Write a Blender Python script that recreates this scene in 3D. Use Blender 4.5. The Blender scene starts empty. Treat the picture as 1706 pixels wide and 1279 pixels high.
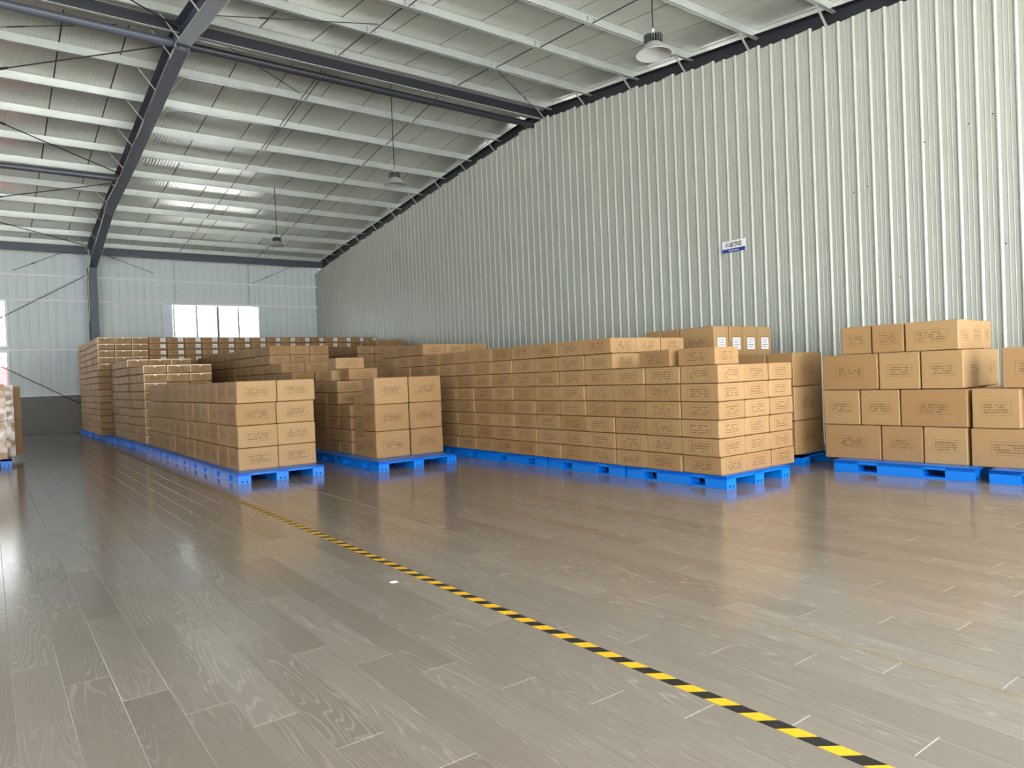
import bpy, math, random
from mathutils import Matrix, Vector

random.seed(7)
scene = bpy.context.scene
COL = scene.collection

# ------------------------------------------------------------------ camera
cam_data = bpy.data.cameras.new('camera')
cam_data.sensor_width = 36.0
cam_data.lens = 1176.1 / 1706 * 36.0
cam_data.clip_end = 500
cam = bpy.data.objects.new('camera', cam_data)
COL.objects.link(cam)
RC_ = [[0.80177, -0.03941, 0.59634], [-0.59635, 0.01420, 0.80260], [-0.04010, -0.99912, -0.01211]]
M3 = Matrix(((RC_[0][0], -RC_[0][1], -RC_[0][2]), (RC_[1][0], -RC_[1][1], -RC_[1][2]), (RC_[2][0], -RC_[2][1], -RC_[2][2])))
cam.matrix_world = Matrix.Translation((0, 0, 1.5)) @ M3.to_quaternion().to_matrix().to_4x4()
scene.camera = cam

# ------------------------------------------------------------------ daylight and exposure
world = bpy.data.worlds.new('overcast_sky')
scene.world = world
world.use_nodes = True
bg = world.node_tree.nodes['Background']
bg.inputs[0].default_value = (0.975, 0.99, 1.0, 1)
bg.inputs[1].default_value = 1.0
sun_data = bpy.data.lights.new('sun', 'SUN')
sun_data.energy = 8.0
sun_data.angle = math.radians(1.0)
sun_data.color = (1.0, 0.97, 0.93)
sun = bpy.data.objects.new('sun', sun_data)
COL.objects.link(sun)
sun.rotation_euler = Vector((-0.68, 0.03, 0.73)).to_track_quat('Z', 'Y').to_euler()
scene.view_settings.view_transform = 'Standard'
scene.view_settings.look = 'None'
scene.view_settings.gamma = 1.0
scene.view_settings.use_curve_mapping = False
scene.view_settings.exposure = 2.93
scene.cycles.use_denoising = True
scene.cycles.max_bounces = 10
scene.cycles.diffuse_bounces = 7
scene.cycles.glossy_bounces = 4
scene.cycles.transparent_max_bounces = 12
scene.cycles.caustics_reflective = False
scene.cycles.caustics_refractive = False


# ------------------------------------------------------------------ material helpers
def lin(c):
    return tuple((x / 255 / 12.92 if x / 255 <= 0.04045 else ((x / 255 + 0.055) / 1.055) ** 2.4) for x in c) + (1,)


class NT:
    """small wrapper for building node trees"""
    def __init__(self, name):
        self.mat = bpy.data.materials.new(name)
        self.mat.use_nodes = True
        self.t = self.mat.node_tree
        self.b = self.t.nodes['Principled BSDF']

    def n(self, kind, **kw):
        x = self.t.nodes.new(kind)
        for k, v in kw.items():
            setattr(x, k, v)
        return x

    def link(self, a, b):
        self.t.links.new(a, b)

    def put(self, sock, v):
        if hasattr(v, 'bl_idname') or hasattr(v, 'is_output'):
            self.link(v, sock)
        else:
            sock.default_value = v

    def m(self, op, a, b=None, c=None):
        x = self.n('ShaderNodeMath', operation=op)
        self.put(x.inputs[0], a)
        if b is not None:
            self.put(x.inputs[1], b)
        if c is not None:
            self.put(x.inputs[2], c)
        return x.outputs[0]

    def mix(self, f, a, b):
        x = self.n('ShaderNodeMix', data_type='RGBA')
        self.put(x.inputs[0], f)
        self.put(x.inputs[6], a)
        self.put(x.inputs[7], b)
        return x.outputs[2]

    def xyz(self, v):
        s = self.n('ShaderNodeSeparateXYZ')
        self.link(v, s.inputs[0])
        return s.outputs

    def comb(self, x, y, z):
        s = self.n('ShaderNodeCombineXYZ')
        for i, v in enumerate((x, y, z)):
            self.put(s.inputs[i], v)
        return s.outputs[0]

    def noise(self, vec, scale, detail=2, rough=0.5):
        x = self.n('ShaderNodeTexNoise')
        if vec is not None:
            self.link(vec, x.inputs['Vector'])
        x.inputs['Scale'].default_value = scale
        x.inputs['Detail'].default_value = detail
        x.inputs['Roughness'].default_value = rough
        return x.outputs['Fac']

    def ramp(self, f, lo, hi, a=0.0, b=1.0):
        x = self.n('ShaderNodeMapRange')
        self.put(x.inputs[0], f)
        for i, v in enumerate((lo, hi, a, b)):
            x.inputs[i + 1].default_value = v
        return x.outputs[0]

    def pos(self):
        return self.n('ShaderNodeNewGeometry').outputs['Position']

    def rnd(self):
        return self.n('ShaderNodeObjectInfo').outputs['Random']

    def bump(self, h, strength=0.3, dist=0.01):
        x = self.n('ShaderNodeBump')
        x.inputs['Strength'].default_value = strength
        x.inputs['Distance'].default_value = dist
        self.link(h, x.inputs['Height'])
        self.link(x.outputs[0], self.b.inputs['Normal'])

    def set(self, color=None, rough=None, metal=None, spec=None):
        if color is not None:
            self.put(self.b.inputs['Base Color'], color)
        if rough is not None:
            self.put(self.b.inputs['Roughness'], rough)
        if metal is not None:
            self.put(self.b.inputs['Metallic'], metal)
        if spec is not None:
            self.put(self.b.inputs['Specular IOR Level'], spec)
        return self.mat


def plain(name, c, rough=0.5, metal=0.0, var=0.06, scale=6.0, spec=0.5):
    k = NT(name)
    f = k.noise(k.pos(), scale, 3)
    base = lin(c)
    lo = tuple(x * (1 - var * 2) for x in base[:3]) + (1,)
    hi = tuple(min(1, x * (1 + var * 2)) for x in base[:3]) + (1,)
    return k.set(k.mix(f, lo, hi), rough, metal, spec)


def kraft_material(name, printed, attr=False):
    k = NT(name)
    r = k.n('ShaderNodeAttribute', attribute_name='carton_tone').outputs['Fac'] if attr else k.rnd()
    p = k.pos()
    fib = k.noise(k.comb(k.m('MULTIPLY', k.xyz(p)[0], 1.0), k.xyz(p)[1], k.m('MULTIPLY', k.xyz(p)[2], 6.0)), 9, 4, 0.6)
    col = k.mix(k.m('MULTIPLY_ADD', fib, 0.4, k.m('MULTIPLY', r, 0.6)), lin((151, 115, 74)), lin((172, 141, 100)))
    if printed:
        uv = k.xyz(k.n('ShaderNodeUVMap', uv_map='UVMap').outputs[0])
        u, v = uv[0], uv[1]
        au, av = k.m('ABSOLUTE', u), k.m('ABSOLUTE', v)
        d = k.m('MAXIMUM', k.m('SUBTRACT', au, 0.185), k.m('SUBTRACT', av, 0.078))
        frame = k.m('LESS_THAN', k.m('ABSOLUTE', d), 0.0028)
        rowf = k.m('DIVIDE', k.m('ADD', v, 0.06), 0.03)
        row = k.m('FLOOR', rowf)
        fr = k.m('FRACT', rowf)
        inrow = k.m('MULTIPLY', k.m('GREATER_THAN', fr, 0.22), k.m('LESS_THAN', fr, 0.72))
        seed = k.m('MULTIPLY_ADD', r, 91.0, k.m('MULTIPLY', row, 7.3))
        letters = k.noise(k.comb(k.m('MULTIPLY', u, 95.0), seed, 0.0), 1.0, 1)
        words = k.noise(k.comb(k.m('MULTIPLY', u, 17.0), k.m('ADD', seed, 31.7), 0.0), 1.0, 0)
        ink = k.m('MULTIPLY', k.m('GREATER_THAN', letters, 0.40), k.m('GREATER_THAN', words, 0.38))
        area = k.m('MULTIPLY', k.m('LESS_THAN', au, 0.155), k.m('LESS_THAN', av, 0.06))
        text = k.m('MULTIPLY', k.m('MULTIPLY', ink, inrow), area)
        fade = k.m('MULTIPLY_ADD', k.noise(k.comb(u, v, r), 14, 2), 0.6, 0.30)
        mark = k.m('MULTIPLY', k.m('MAXIMUM', text, k.m('MULTIPLY', frame, 0.8)), fade)
        col = k.mix(mark, col, lin((70, 50, 34)))
    k.bump(fib, 0.12, 0.004)
    return k.set(col, 0.62, 0, 0.35)


def plank_material(name, attr):
    k = NT(name)
    if attr:
        r = k.n('ShaderNodeAttribute', attribute_name='plank_tone').outputs['Fac']
    else:
        r = k.rnd()
    p = k.xyz(k.pos())
    off = k.m('MULTIPLY', r, 53.0)
    v1 = k.comb(k.m('MULTIPLY', p[0], 7.0), k.m('MULTIPLY_ADD', p[1], 0.55, off), off)
    field = k.noise(v1, 1.0, 1.5, 0.4)
    rings = k.m('PINGPONG', k.m('MULTIPLY', field, 44.0), 1.0)
    v2 = k.comb(k.m('MULTIPLY', p[0], 90.0), k.m('MULTIPLY_ADD', p[1], 3.0, off), off)
    streak = k.noise(v2, 1.0, 2, 0.6)
    mask = k.ramp(k.noise(k.comb(k.m('MULTIPLY', p[0], 3.0), k.m('MULTIPLY_ADD', p[1], 0.8, off), off), 1.0, 1), 0.42, 0.62)
    line = k.m('MULTIPLY', k.ramp(rings, 0.62, 0.98), mask)
    tone = k.mix(r, lin((124, 115, 105)), lin((136, 128, 118)))
    tone = k.mix(k.ramp(streak, 0.35, 0.7, 0.0, 0.22), tone, lin((104, 96, 86)))
    col = k.mix(k.m('MULTIPLY', line, 0.4), tone, lin((172, 165, 153)))
    rough = k.m('MULTIPLY_ADD', streak, 0.07, 0.13)
    k.bump(k.m('ADD', streak, k.m('MULTIPLY', line, 0.5)), 0.03, 0.002)
    return k.set(col, rough, 0, 0.95)


def ribbed_paint(name, c, axis, rough=0.38):
    """coated steel with very fine flutes between the big ribs"""
    k = NT(name)
    p = k.xyz(k.pos())
    w = k.m('SINE', k.m('MULTIPLY', p[axis], 2 * math.pi / 0.0207))
    n = k.noise(k.comb(k.m('MULTIPLY', p[0], 9.0), k.m('MULTIPLY', p[1], 9.0), k.m('MULTIPLY', p[2], 0.5)), 1.0, 2)
    base = lin(c)
    lo = tuple(x * 0.92 for x in base[:3]) + (1,)
    k.bump(w, 0.22, 0.0025)
    return k.set(k.mix(n, lo, base), rough, 0.0, 0.5)


def foil_material():
    k = NT('roof_foil')
    p = k.xyz(k.pos())
    rip = k.m('SINE', k.m('MULTIPLY_ADD', p[0], 2 * math.pi / 0.085, k.m('MULTIPLY', k.noise(k.pos(), 0.8, 2), 3.0)))
    sag = k.noise(k.comb(k.m('MULTIPLY', p[0], 0.9), k.m('MULTIPLY', p[1], 1.6), p[2]), 1.0, 2)
    fine = k.noise(k.comb(k.m('MULTIPLY', p[0], 30.0), k.m('MULTIPLY', p[1], 2.0), p[2]), 1.0, 2)
    h = k.m('ADD', k.m('MULTIPLY', rip, k.m('MULTIPLY', fine, 0.6)), k.m('MULTIPLY', sag, 6.0))
    k.bump(h, 0.6, 0.006)
    col = k.mix(fine, lin((186, 187, 178)), lin((212, 213, 205)))
    return k.set(col, 0.30, 0.3, 0.5)


def tape_material():
    k = NT('hazard_tape')
    p = k.xyz(k.pos())
    s = k.m('FRACT', k.m('DIVIDE', k.m('ADD', p[1], k.m('MULTIPLY', p[0], 0.75)), 0.181))
    f = k.m('LESS_THAN', s, 0.5)
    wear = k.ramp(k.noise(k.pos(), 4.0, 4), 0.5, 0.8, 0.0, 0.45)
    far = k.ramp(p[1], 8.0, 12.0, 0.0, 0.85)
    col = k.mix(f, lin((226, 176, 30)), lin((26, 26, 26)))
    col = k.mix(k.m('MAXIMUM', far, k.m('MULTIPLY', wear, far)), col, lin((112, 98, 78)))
    return k.set(col, 0.45)


def glass_material():
    k = NT('window_glass')
    t = k.n('ShaderNodeBsdfTransparent')
    t.inputs[0].default_value = (0.95, 0.97, 0.97, 1)
    g = k.n('ShaderNodeBsdfGlossy')
    g.inputs['Roughness'].default_value = 0.02
    mx = k.n('ShaderNodeMixShader')
    mx.inputs[0].default_value = 0.06
    k.link(t.outputs[0], mx.inputs[1])
    k.link(g.outputs[0], mx.inputs[2])
    k.link(mx.outputs[0], k.t.nodes['Material Output'].inputs[0])
    return k.mat


def film_material():
    k = NT('stretch_film')
    t = k.n('ShaderNodeBsdfTransparent')
    g = k.n('ShaderNodeBsdfGlossy')
    g.inputs['Roughness'].default_value = 0.16
    mx = k.n('ShaderNodeMixShader')
    f = k.ramp(k.noise(k.pos(), 9.0, 3), 0.4, 0.8, 0.02, 0.16)
    k.link(f, mx.inputs[0])
    k.link(t.outputs[0], mx.inputs[1])
    k.link(g.outputs[0], mx.inputs[2])
    k.link(mx.outputs[0], k.t.nodes['Material Output'].inputs[0])
    return k.mat


MAT = {
    'kraft': kraft_material('kraft_board', False),
    'print': kraft_material('kraft_board_printed', True),
    'kraft_row': kraft_material('kraft_board_row', False, True),
    'print_row': kraft_material('kraft_board_row_printed', True, True),
    'plank': plank_material('grey_wood_tile', False),
    'plank_rest': plank_material('grey_wood_tile_far', True),
    'grout': plain('pale_grout', (192, 185, 173), 0.7),
    'wall_r': ribbed_paint('ribbed_wall_paint', (174, 179, 169), 1, 0.33),
    'wall_b': ribbed_paint('back_wall_paint', (212, 224, 226), 0, 0.4),
    'foil': foil_material(),
    'seam': plain('dark_seam', (70, 68, 64), 0.8),
    'galv': plain('galvanised_steel', (198, 205, 200), 0.36, 0.5, 0.08, 3.0),
    'steel_blue': plain('grey_blue_steel', (74, 80, 92), 0.42, 0.0, 0.06),
    'steel_dark': plain('dark_steel', (38, 41, 48), 0.45, 0.0, 0.06),
    'rod': plain('dark_rod', (52, 52, 50), 0.5, 0.3),
    'brace': plain('pale_angle_steel', (186, 188, 182), 0.4, 0.4),
    'dado': plain('grey_plaster', (128, 126, 124), 0.75, 0, 0.05),
    'white': plain('white_frame', (232, 236, 238), 0.4, 0, 0.02),
    'mullion': plain('grey_mullion', (120, 134, 142), 0.4),
    'glass': glass_material(),
    'film': film_material(),
    'pallet': plain('blue_plastic', (0, 122, 228), 0.34, 0, 0.04),
    'hole': plain('black_hole_shade', (14, 18, 30), 0.8),
    'label': plain('white_paper', (238, 240, 240), 0.5, 0, 0.02),
    'packtape': plain('pale_packing_tape', (232, 212, 178), 0.28, 0, 0.03),
    'tape': tape_material(),
    'oldtape': plain('worn_brown_tape', (142, 124, 102), 0.5, 0, 0.15, 12),
    'lampgrey': plain('lamp_aluminium', (196, 198, 196), 0.3, 0.3, 0.03),
    'lampdark': plain('lamp_heat_sink', (96, 102, 104), 0.4, 0.6, 0.05),
    'lampglass': plain('lamp_diffuser', (226, 222, 212), 0.3, 0, 0.02),
    'cable': plain('black_cable', (40, 40, 40), 0.5),
    'blue': plain('sign_blue', (22, 62, 150), 0.4, 0, 0.02),
    'black': plain('sign_black', (30, 30, 34), 0.5, 0, 0.02),
    'red': plain('red_paint', (176, 34, 40), 0.5, 0, 0.05),
    'ground': plain('pale_concrete', (205, 206, 205), 0.85, 0, 0.04, 0.7),
    'cablewhite': plain('white_conduit', (214, 214, 206), 0.5),
}


# ------------------------------------------------------------------ geometry helpers
class MB:
    def __init__(self):
        self.v, self.f, self.mi, self.uv = [], [], [], []

    def face(self, pts, mi=0, uv=None):
        k = len(self.v)
        self.v += [tuple(p) for p in pts]
        self.f.append(tuple(range(k, k + len(pts))))
        self.mi.append(mi)
        self.uv.append(uv or [(0.9, 0.9)] * len(pts))

    def box(self, x0, x1, y0, y1, z0, z1, mi=0, M=None):
        c = [Vector(p) for p in ((x0, y0, z0), (x1, y0, z0), (x1, y1, z0), (x0, y1, z0), (x0, y0, z1), (x1, y0, z1), (x1, y1, z1), (x0, y1, z1))]
        if M is not None:
            c = [M @ p for p in c]
        k = len(self.v)
        self.v += [tuple(p) for p in c]
        for q in ((3, 2, 1, 0), (4, 5, 6, 7), (0, 1, 5, 4), (1, 2, 6, 5), (2, 3, 7, 6), (3, 0, 4, 7)):
            self.f.append(tuple(k + i for i in q))
            self.mi.append(mi)
            self.uv.append([(0.9, 0.9)] * 4)
        return self

    def bar(self, a, b, w, h, mi=0):
        """box of section w x h from point a to b"""
        a, b = Vector(a), Vector(b)
        d = b - a
        L = d.length
        q = d.to_track_quat('Y', 'Z')
        M = Matrix.Translation(a) @ q.to_matrix().to_4x4()
        return self.box(-w / 2, w / 2, 0, L, -h / 2, h / 2, mi, M)

    def tube(self, a, b, r, n=12, mi=0, r2=None):
        a, b = Vector(a), Vector(b)
        q = (b - a).to_track_quat('Z', 'Y')
        r2 = r if r2 is None else r2
        k = len(self.v)
        for p, rr in ((a, r), (b, r2)):
            for i in range(n):
                t = 2 * math.pi * i / n
                self.v.append(tuple(p + q @ Vector((rr * math.cos(t), rr * math.sin(t), 0))))
        for i in range(n):
            j = (i + 1) % n
            self.f.append((k + i, k + j, k + n + j, k + n + i))
            self.mi.append(mi)
            self.uv.append([(0.9, 0.9)] * 4)
        for base, rev in ((k, True), (k + n, False)):
            idx = [base + i for i in range(n)]
            self.f.append(tuple(idx[::-1] if rev else idx))
            self.mi.append(mi)
            self.uv.append([(0.9, 0.9)] * n)
        return self

    def lathe(self, prof, n=24, mi=0):
        k = len(self.v)
        for (r, z) in prof:
            for i in range(n):
                t = 2 * math.pi * i / n
                self.v.append((r * math.cos(t), r * math.sin(t), z))
        for s in range(len(prof) - 1):
            for i in range(n):
                j = (i + 1) % n
                self.f.append((k + s * n + i, k + s * n + j, k + (s + 1) * n + j, k + (s + 1) * n + i))
                self.mi.append(mi)
                self.uv.append([(0.9, 0.9)] * 4)
        return self

    def prism(self, poly, x0, x1, mi=0):
        """polygon in (y, z), extruded along x"""
        n = len(poly)
        k = len(self.v)
        self.v += [(x0, y, z) for y, z in poly] + [(x1, y, z) for y, z in poly]
        fs = [tuple(k + i for i in range(n))[::-1], tuple(k + n + i for i in range(n))]
        fs += [(k + i, k + (i + 1) % n, k + n + (i + 1) % n, k + n + i) for i in range(n)]
        for q in fs:
            self.f.append(q)
            self.mi.append(mi)
            self.uv.append([(0.9, 0.9)] * len(q))
        return self

    def mesh(self, name, mats, smooth=False):
        me = bpy.data.meshes.new(name)
        me.from_pydata(self.v, [], self.f)
        for m in mats:
            me.materials.append(m)
        me.polygons.foreach_set('material_index', self.mi)
        uvl = me.uv_layers.new(name='UVMap')
        flat = []
        for u in self.uv:
            for p in u:
                flat += [p[0], p[1]]
        uvl.data.foreach_set('uv', flat)
        if smooth:
            me.polygons.foreach_set('use_smooth', [True] * len(me.polygons))
        me.update()
        return me


def add(name, me, parent=None, loc=(0, 0, 0), rz=0.0, scale=None):
    o = bpy.data.objects.new(name, me)
    COL.objects.link(o)
    o.location = loc
    o.rotation_euler = (0, 0, rz)
    if scale:
        o.scale = scale
    if parent is not None:
        o.parent = parent
    return o


def obj(name, mb, mats, parent=None, loc=(0, 0, 0), rz=0.0, smooth=False):
    if not isinstance(mats, (list, tuple)):
        mats = [mats]
    return add(name, mb.mesh(name, mats, smooth), parent, loc, rz)


def tag(o, label=None, cat=None, group=None, kind=None):
    if label:
        o['label'] = label
    if cat:
        o['category'] = cat
    if group:
        o['group'] = group
    if kind:
        o['kind'] = kind
    return o


def empty(name, loc=(0, 0, 0), rz=0.0):
    return add(name, None, None, loc, rz)


ORD = ['', 'first', 'second', 'third', 'fourth', 'fifth', 'sixth', 'seventh', 'eighth', 'ninth', 'tenth', 'eleventh',
       'twelfth', 'thirteenth', 'fourteenth', 'fifteenth', 'sixteenth', 'seventeenth']

# ------------------------------------------------------------------ hall dimensions
XW = 12.49           # inner face of the ribbed partition wall on the right
YB = 31.9            # inner face of the back wall
YF = -2.6            # front wall behind the camera
RY = 15.2            # ridge
SL = 0.105
XMIN, XMAX = -34.0, 22.0


def roof_z(y):
    return 8.99 - SL * abs(y - RY)


def rafter_top(y):
    return roof_z(y) - 0.215


# ------------------------------------------------------------------ floor
PW, PL = 0.2092, 1.515
JY = [3.886, 3.525, 3.195, 2.770]
floor_mb = MB().box(XMIN, XMAX, YF - 0.3, YB + 0.2, -0.2, -0.0022)
floor = tag(obj('floor', floor_mb, MAT['grout']), 'grey wood look tile floor with pale joints', 'floor', kind='structure')
R_ = [[RC_[i][j] for j in range(3)] for i in range(3)]


def project(x, y, z):
    d = (x, y, z - 1.5)
    c = [sum(R_[i][j] * d[i] for i in range(3)) for j in range(3)]
    if c[2] < 0.05:
        return None
    return (853 + 1176.1 * c[0] / c[2], 639.5 + 1176.1 * c[1] / c[2])


def plank_mesh(w, l):
    m = MB()
    g, b, t = 0.0022, 0.0008, 0.012
    x0, x1, y0, y1 = -w / 2 + 0.0013, w / 2 - 0.0013, -l / 2 + g, l / 2 - g
    top = [(x0 + b, y0 + b, 0), (x1 - b, y0 + b, 0), (x1 - b, y1 - b, 0), (x0 + b, y1 - b, 0)]
    low = [(x0, y0, -b), (x1, y0, -b), (x1, y1, -b), (x0, y1, -b)]
    bot = [(x0, y0, -t), (x1, y0, -t), (x1, y1, -t), (x0, y1, -t)]
    m.face(top)
    for i in range(4):
        j = (i + 1) % 4
        m.face((low[i], low[j], top[j], top[i]))
        m.face((bot[i], bot[j], low[j], low[i]))
    return m


planks = []
k0 = int(math.floor((-14 - 1.3) / PW))
k1 = int(math.ceil((XW - 1.3) / PW))
for k in range(k0, k1 + 1):
    x0 = 1.300 + k * PW
    x1 = min(x0 + PW, XW)
    if x1 - x0 < 0.03:
        continue
    j0 = JY[k % 4]
    n = int(math.floor((YF - j0) / PL))
    while j0 + n * PL < YB:
        y0, y1 = max(YF, j0 + n * PL), min(YB, j0 + (n + 1) * PL)
        n += 1
        if y1 - y0 > 0.03:
            planks.append((x0, x1, y0, y1))


def plank_size(p):
    x0, x1, y0, y1 = p
    q = []
    for x, y in ((x0, y0), (x1, y0), (x1, y1), (x0, y1)):
        s = project(x, max(y, 0.9), 0)
        if s is None:
            return 0
        q.append((min(max(s[0], 0), 1706), min(max(s[1], 0), 1279)))
    a = 0
    for i in range(4):
        j = (i + 1) % 4
        a += q[i][0] * q[j][1] - q[j][0] * q[i][1]
    return abs(a) / 2


planks.sort(key=plank_size, reverse=True)
std_plank = None
for p in planks[:300]:
    x0, x1, y0, y1 = p
    if abs(x1 - x0 - PW) < 1e-4 and abs(y1 - y0 - PL) < 1e-4:
        if std_plank is None:
            std_plank = plank_mesh(PW, PL).mesh('floor_plank', [MAT['plank']])
        me = std_plank
    else:
        me = plank_mesh(x1 - x0, y1 - y0).mesh('floor_plank', [MAT['plank']])
    add('floor_plank', me, floor, ((x0 + x1) / 2, (y0 + y1) / 2, 0))
rest = MB()
tones = []
for p in planks[300:]:
    x0, x1, y0, y1 = p
    src = plank_mesh(x1 - x0, y1 - y0)
    cx, cy = (x0 + x1) / 2, (y0 + y1) / 2
    tone = random.random()
    for q in src.f:
        rest.face([(src.v[i][0] + cx, src.v[i][1] + cy, src.v[i][2]) for i in q])
        tones.append(tone)
me = rest.mesh('floor_planks_far', [MAT['plank_rest']])
at = me.attributes.new('plank_tone', 'FLOAT', 'FACE')
at.data.foreach_set('value', tones)
tag(add('floor_planks_far', me, floor), kind='stuff')
obj('floor_screed', MB().box(XMIN, -14.2, YF, YB, -0.1, 0.0), MAT['plank'], floor)
tag(obj('ground', MB().box(-120, 120, -120, 160, -0.6, -0.21), MAT['ground']), 'pale concrete ground outside the hall, added to bounce daylight inside', 'ground', kind='structure')  # outside slab added to reflect daylight up to the ceiling


# ------------------------------------------------------------------ right partition wall
def wall_top(y):
    z = 8.49 - 0.107 * abs(y - 15.0)
    if y > 27.5:
        z -= (y - 27.5) * 0.02
    return z


wr = MB()
poly = [(YF, -0.1), (YB, -0.1), (YB, wall_top(YB) - 0.15), (15.0, wall_top(15) - 0.15), (YF, wall_top(YF) - 0.15)]
wr.prism(poly, XW + 0.035, XW + 0.10)
wall_right = tag(obj('wall_right', wr, MAT['wall_r']), 'tall off white ribbed steel partition wall', 'wall', kind='structure')
RP = 0.2703
prof = [(0.0, 0.0), (0.026, 0.026), (0.040, 0.026), (0.066, 0.0), (0.118, 0.0), (0.125, 0.004), (0.131, 0.004), (0.138, 0.0),
        (0.188, 0.0), (0.195, 0.004), (0.201, 0.004), (0.208, 0.0), (RP - 0.0015, 0.0)]
y = 0.07 - 10 * RP
i = 0
while y < YB - 0.05:
    m = MB()
    zt = wall_top(y + RP / 2) + (0.035 if i % 4 == 0 else 0.0) + random.uniform(-0.008, 0.008)
    y1 = min(RP, YB - y)
    pts = [p for p in prof if p[0] <= y1]
    for a, b in zip(pts[:-1], pts[1:]):
        m.face([(-a[1], a[0], 0.0), (-a[1], a[0], zt), (-b[1], b[0], zt), (-b[1], b[0], 0.0)])
    for a, b in zip(pts[:-1], pts[1:]):
        m.face([(-a[1], a[0], zt), (0.03, a[0], zt), (0.03, b[0], zt), (-b[1], b[0], zt)])
    m.face([(0, 0, 0), (0.03, 0, 0), (0.03, 0, zt), (0, 0, zt)])
    o = obj('wall_panel', m, MAT['wall_r'], wall_right, (XW, y, 0))
    y += RP
    i += 1
sc = MB()
for (yy, zz) in ((5.2, 5.05), (4.95, 5.1), (4.55, 5.15), (4.22, 5.2), (6.4, 4.5), (6.15, 4.55), (4.1, 3.2), (5.65, 2.9)):
    sc.tube((XW - 0.006, yy, zz), (XW + 0.02, yy, zz), 0.012, 8)
obj('screw_heads', sc, MAT['rod'], wall_right)['kind'] = 'stuff'

# ------------------------------------------------------------------ back wall
WIN = [(6.30, 9.84, 3.27, 5.02), (-2.95, 0.68, 3.27, 5.02), (-2.95, 0.68, 1.50, 3.12),
       (-12.2, -8.6, 1.50, 5.02), (-21.4, -17.8, 1.50, 5.02), (-30.6, -27.0, 1.50, 5.02)]


def solid_rects(x0, x1, z0, z1):
    """vertical pieces of a wall strip left over by the windows"""
    cuts = [(w[2], w[3]) for w in WIN if w[0] < (x0 + x1) / 2 < w[1]]
    cuts.sort()
    out, z = [], z0
    for a, b in cuts:
        if a > z:
            out.append((z, min(a, z1)))
        z = b
    if z < z1:
        out.append((z, z1))
    return out


wb = MB()
xs = sorted({XMIN, XMAX} | {w[0] for w in WIN} | {w[1] for w in WIN})
for a, b in zip(xs[:-1], xs[1:]):
    for z0, z1 in solid_rects(a, b, -0.1, roof_z(YB) + 0.05):
        wb.box(a, b, YB + 0.03, YB + 0.12, z0, z1)
wall_back = tag(obj('wall_back', wb, MAT['wall_b']), 'pale grey steel back wall with girts and windows', 'wall', kind='structure')
edges = [-6.0]
while edges[-1] < XW - 0.05:
    x = edges[-1] + 0.305
    for w in WIN[:2]:
        for e in (w[0], w[1]):
            if abs(x - e) < 0.16:
                x = e
    edges.append(min(x, XW))
for a, b in zip(edges[:-1], edges[1:]):
    if b - a < 0.05:
        continue
    for z0, z1 in solid_rects(a, b, 1.46, roof_z(YB) - 0.03):
        m = MB()
        w = b - a - 0.022
        pr = [(0, 0.02), (0, 0.0), (0.035, 0.0), (0.042, -0.012), (0.07, -0.012), (0.077, 0.0), (w, 0.0), (w, 0.02)]
        for p, q in zip(pr[:-1], pr[1:]):
            m.face([(p[0], p[1], 0), (q[0], q[1], 0), (q[0], q[1], z1 - z0), (p[0], p[1], z1 - z0)])
        obj('wall_panel', m, MAT['wall_b'], wall_back, (a + 0.006, YB, z0))
for zz, seg in ((5.99, [(XMIN, XW)]), (5.06, [(XMIN, -2.95), (0.68, 6.3), (9.84, XW), (-2.95, 0.68), (6.3, 9.84)]), (3.2, [(XMIN, XW)])):
    for a, b in seg:
        m = MB()
        m.box(a, b, YB - 0.19, YB - 0.015, zz - 0.006, zz + 0.006)
        m.box(a, b, YB - 0.19, YB - 0.178, zz - 0.075, zz)
        obj('girt', m, MAT['white'], wall_back)
obj('dado_wall', MB().box(XMIN, XW, YB - 0.16, YB + 0.02, 0, 1.42), MAT['dado'], wall_back)
obj('sill_flashing', MB().box(XMIN, XW, YB - 0.18, YB + 0.01, 1.42, 1.462), MAT['white'], wall_back)
for x in (6.42, 9.42):
    obj('sag_tie', MB().box(x - 0.02, x + 0.02, YB - 0.12, YB - 0.08, 5.06, 7.0), MAT['brace'], wall_back)
obj('conduit', MB().box(5.85, 5.88, YB - 0.05, YB - 0.02, 3.3, 5.0), MAT['cablewhite'], wall_back)


def window(name, x0, x1, z0, z1, n, label):
    t = tag(empty(name, (x0, YB - 0.05, z0)), label, 'window', kind='structure')
    w, h = x1 - x0, z1 - z0
    fr = MB()
    s = 0.06
    fr.box(0, w, -0.04, 0.06, 0, s).box(0, w, -0.04, 0.06, h - s, h).box(0, s, -0.04, 0.06, s, h - s).box(w - s, w, -0.04, 0.06, s, h - s)
    obj('window_frame', fr, MAT['white'], t)
    pw = (w - 2 * s) / n
    for i in range(1, n):
        x = s + i * pw
        ww = 0.045 if i == n // 2 else 0.028
        obj('mullion', MB().box(x - ww, x + ww, -0.03, 0.05, s, h - s), MAT['mullion'], t)
    for i in range(n):
        obj('pane', MB().box(s + i * pw + 0.02, s + (i + 1) * pw - 0.02, 0.005, 0.012, s, h - s), MAT['glass'], t)
    return t


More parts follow.
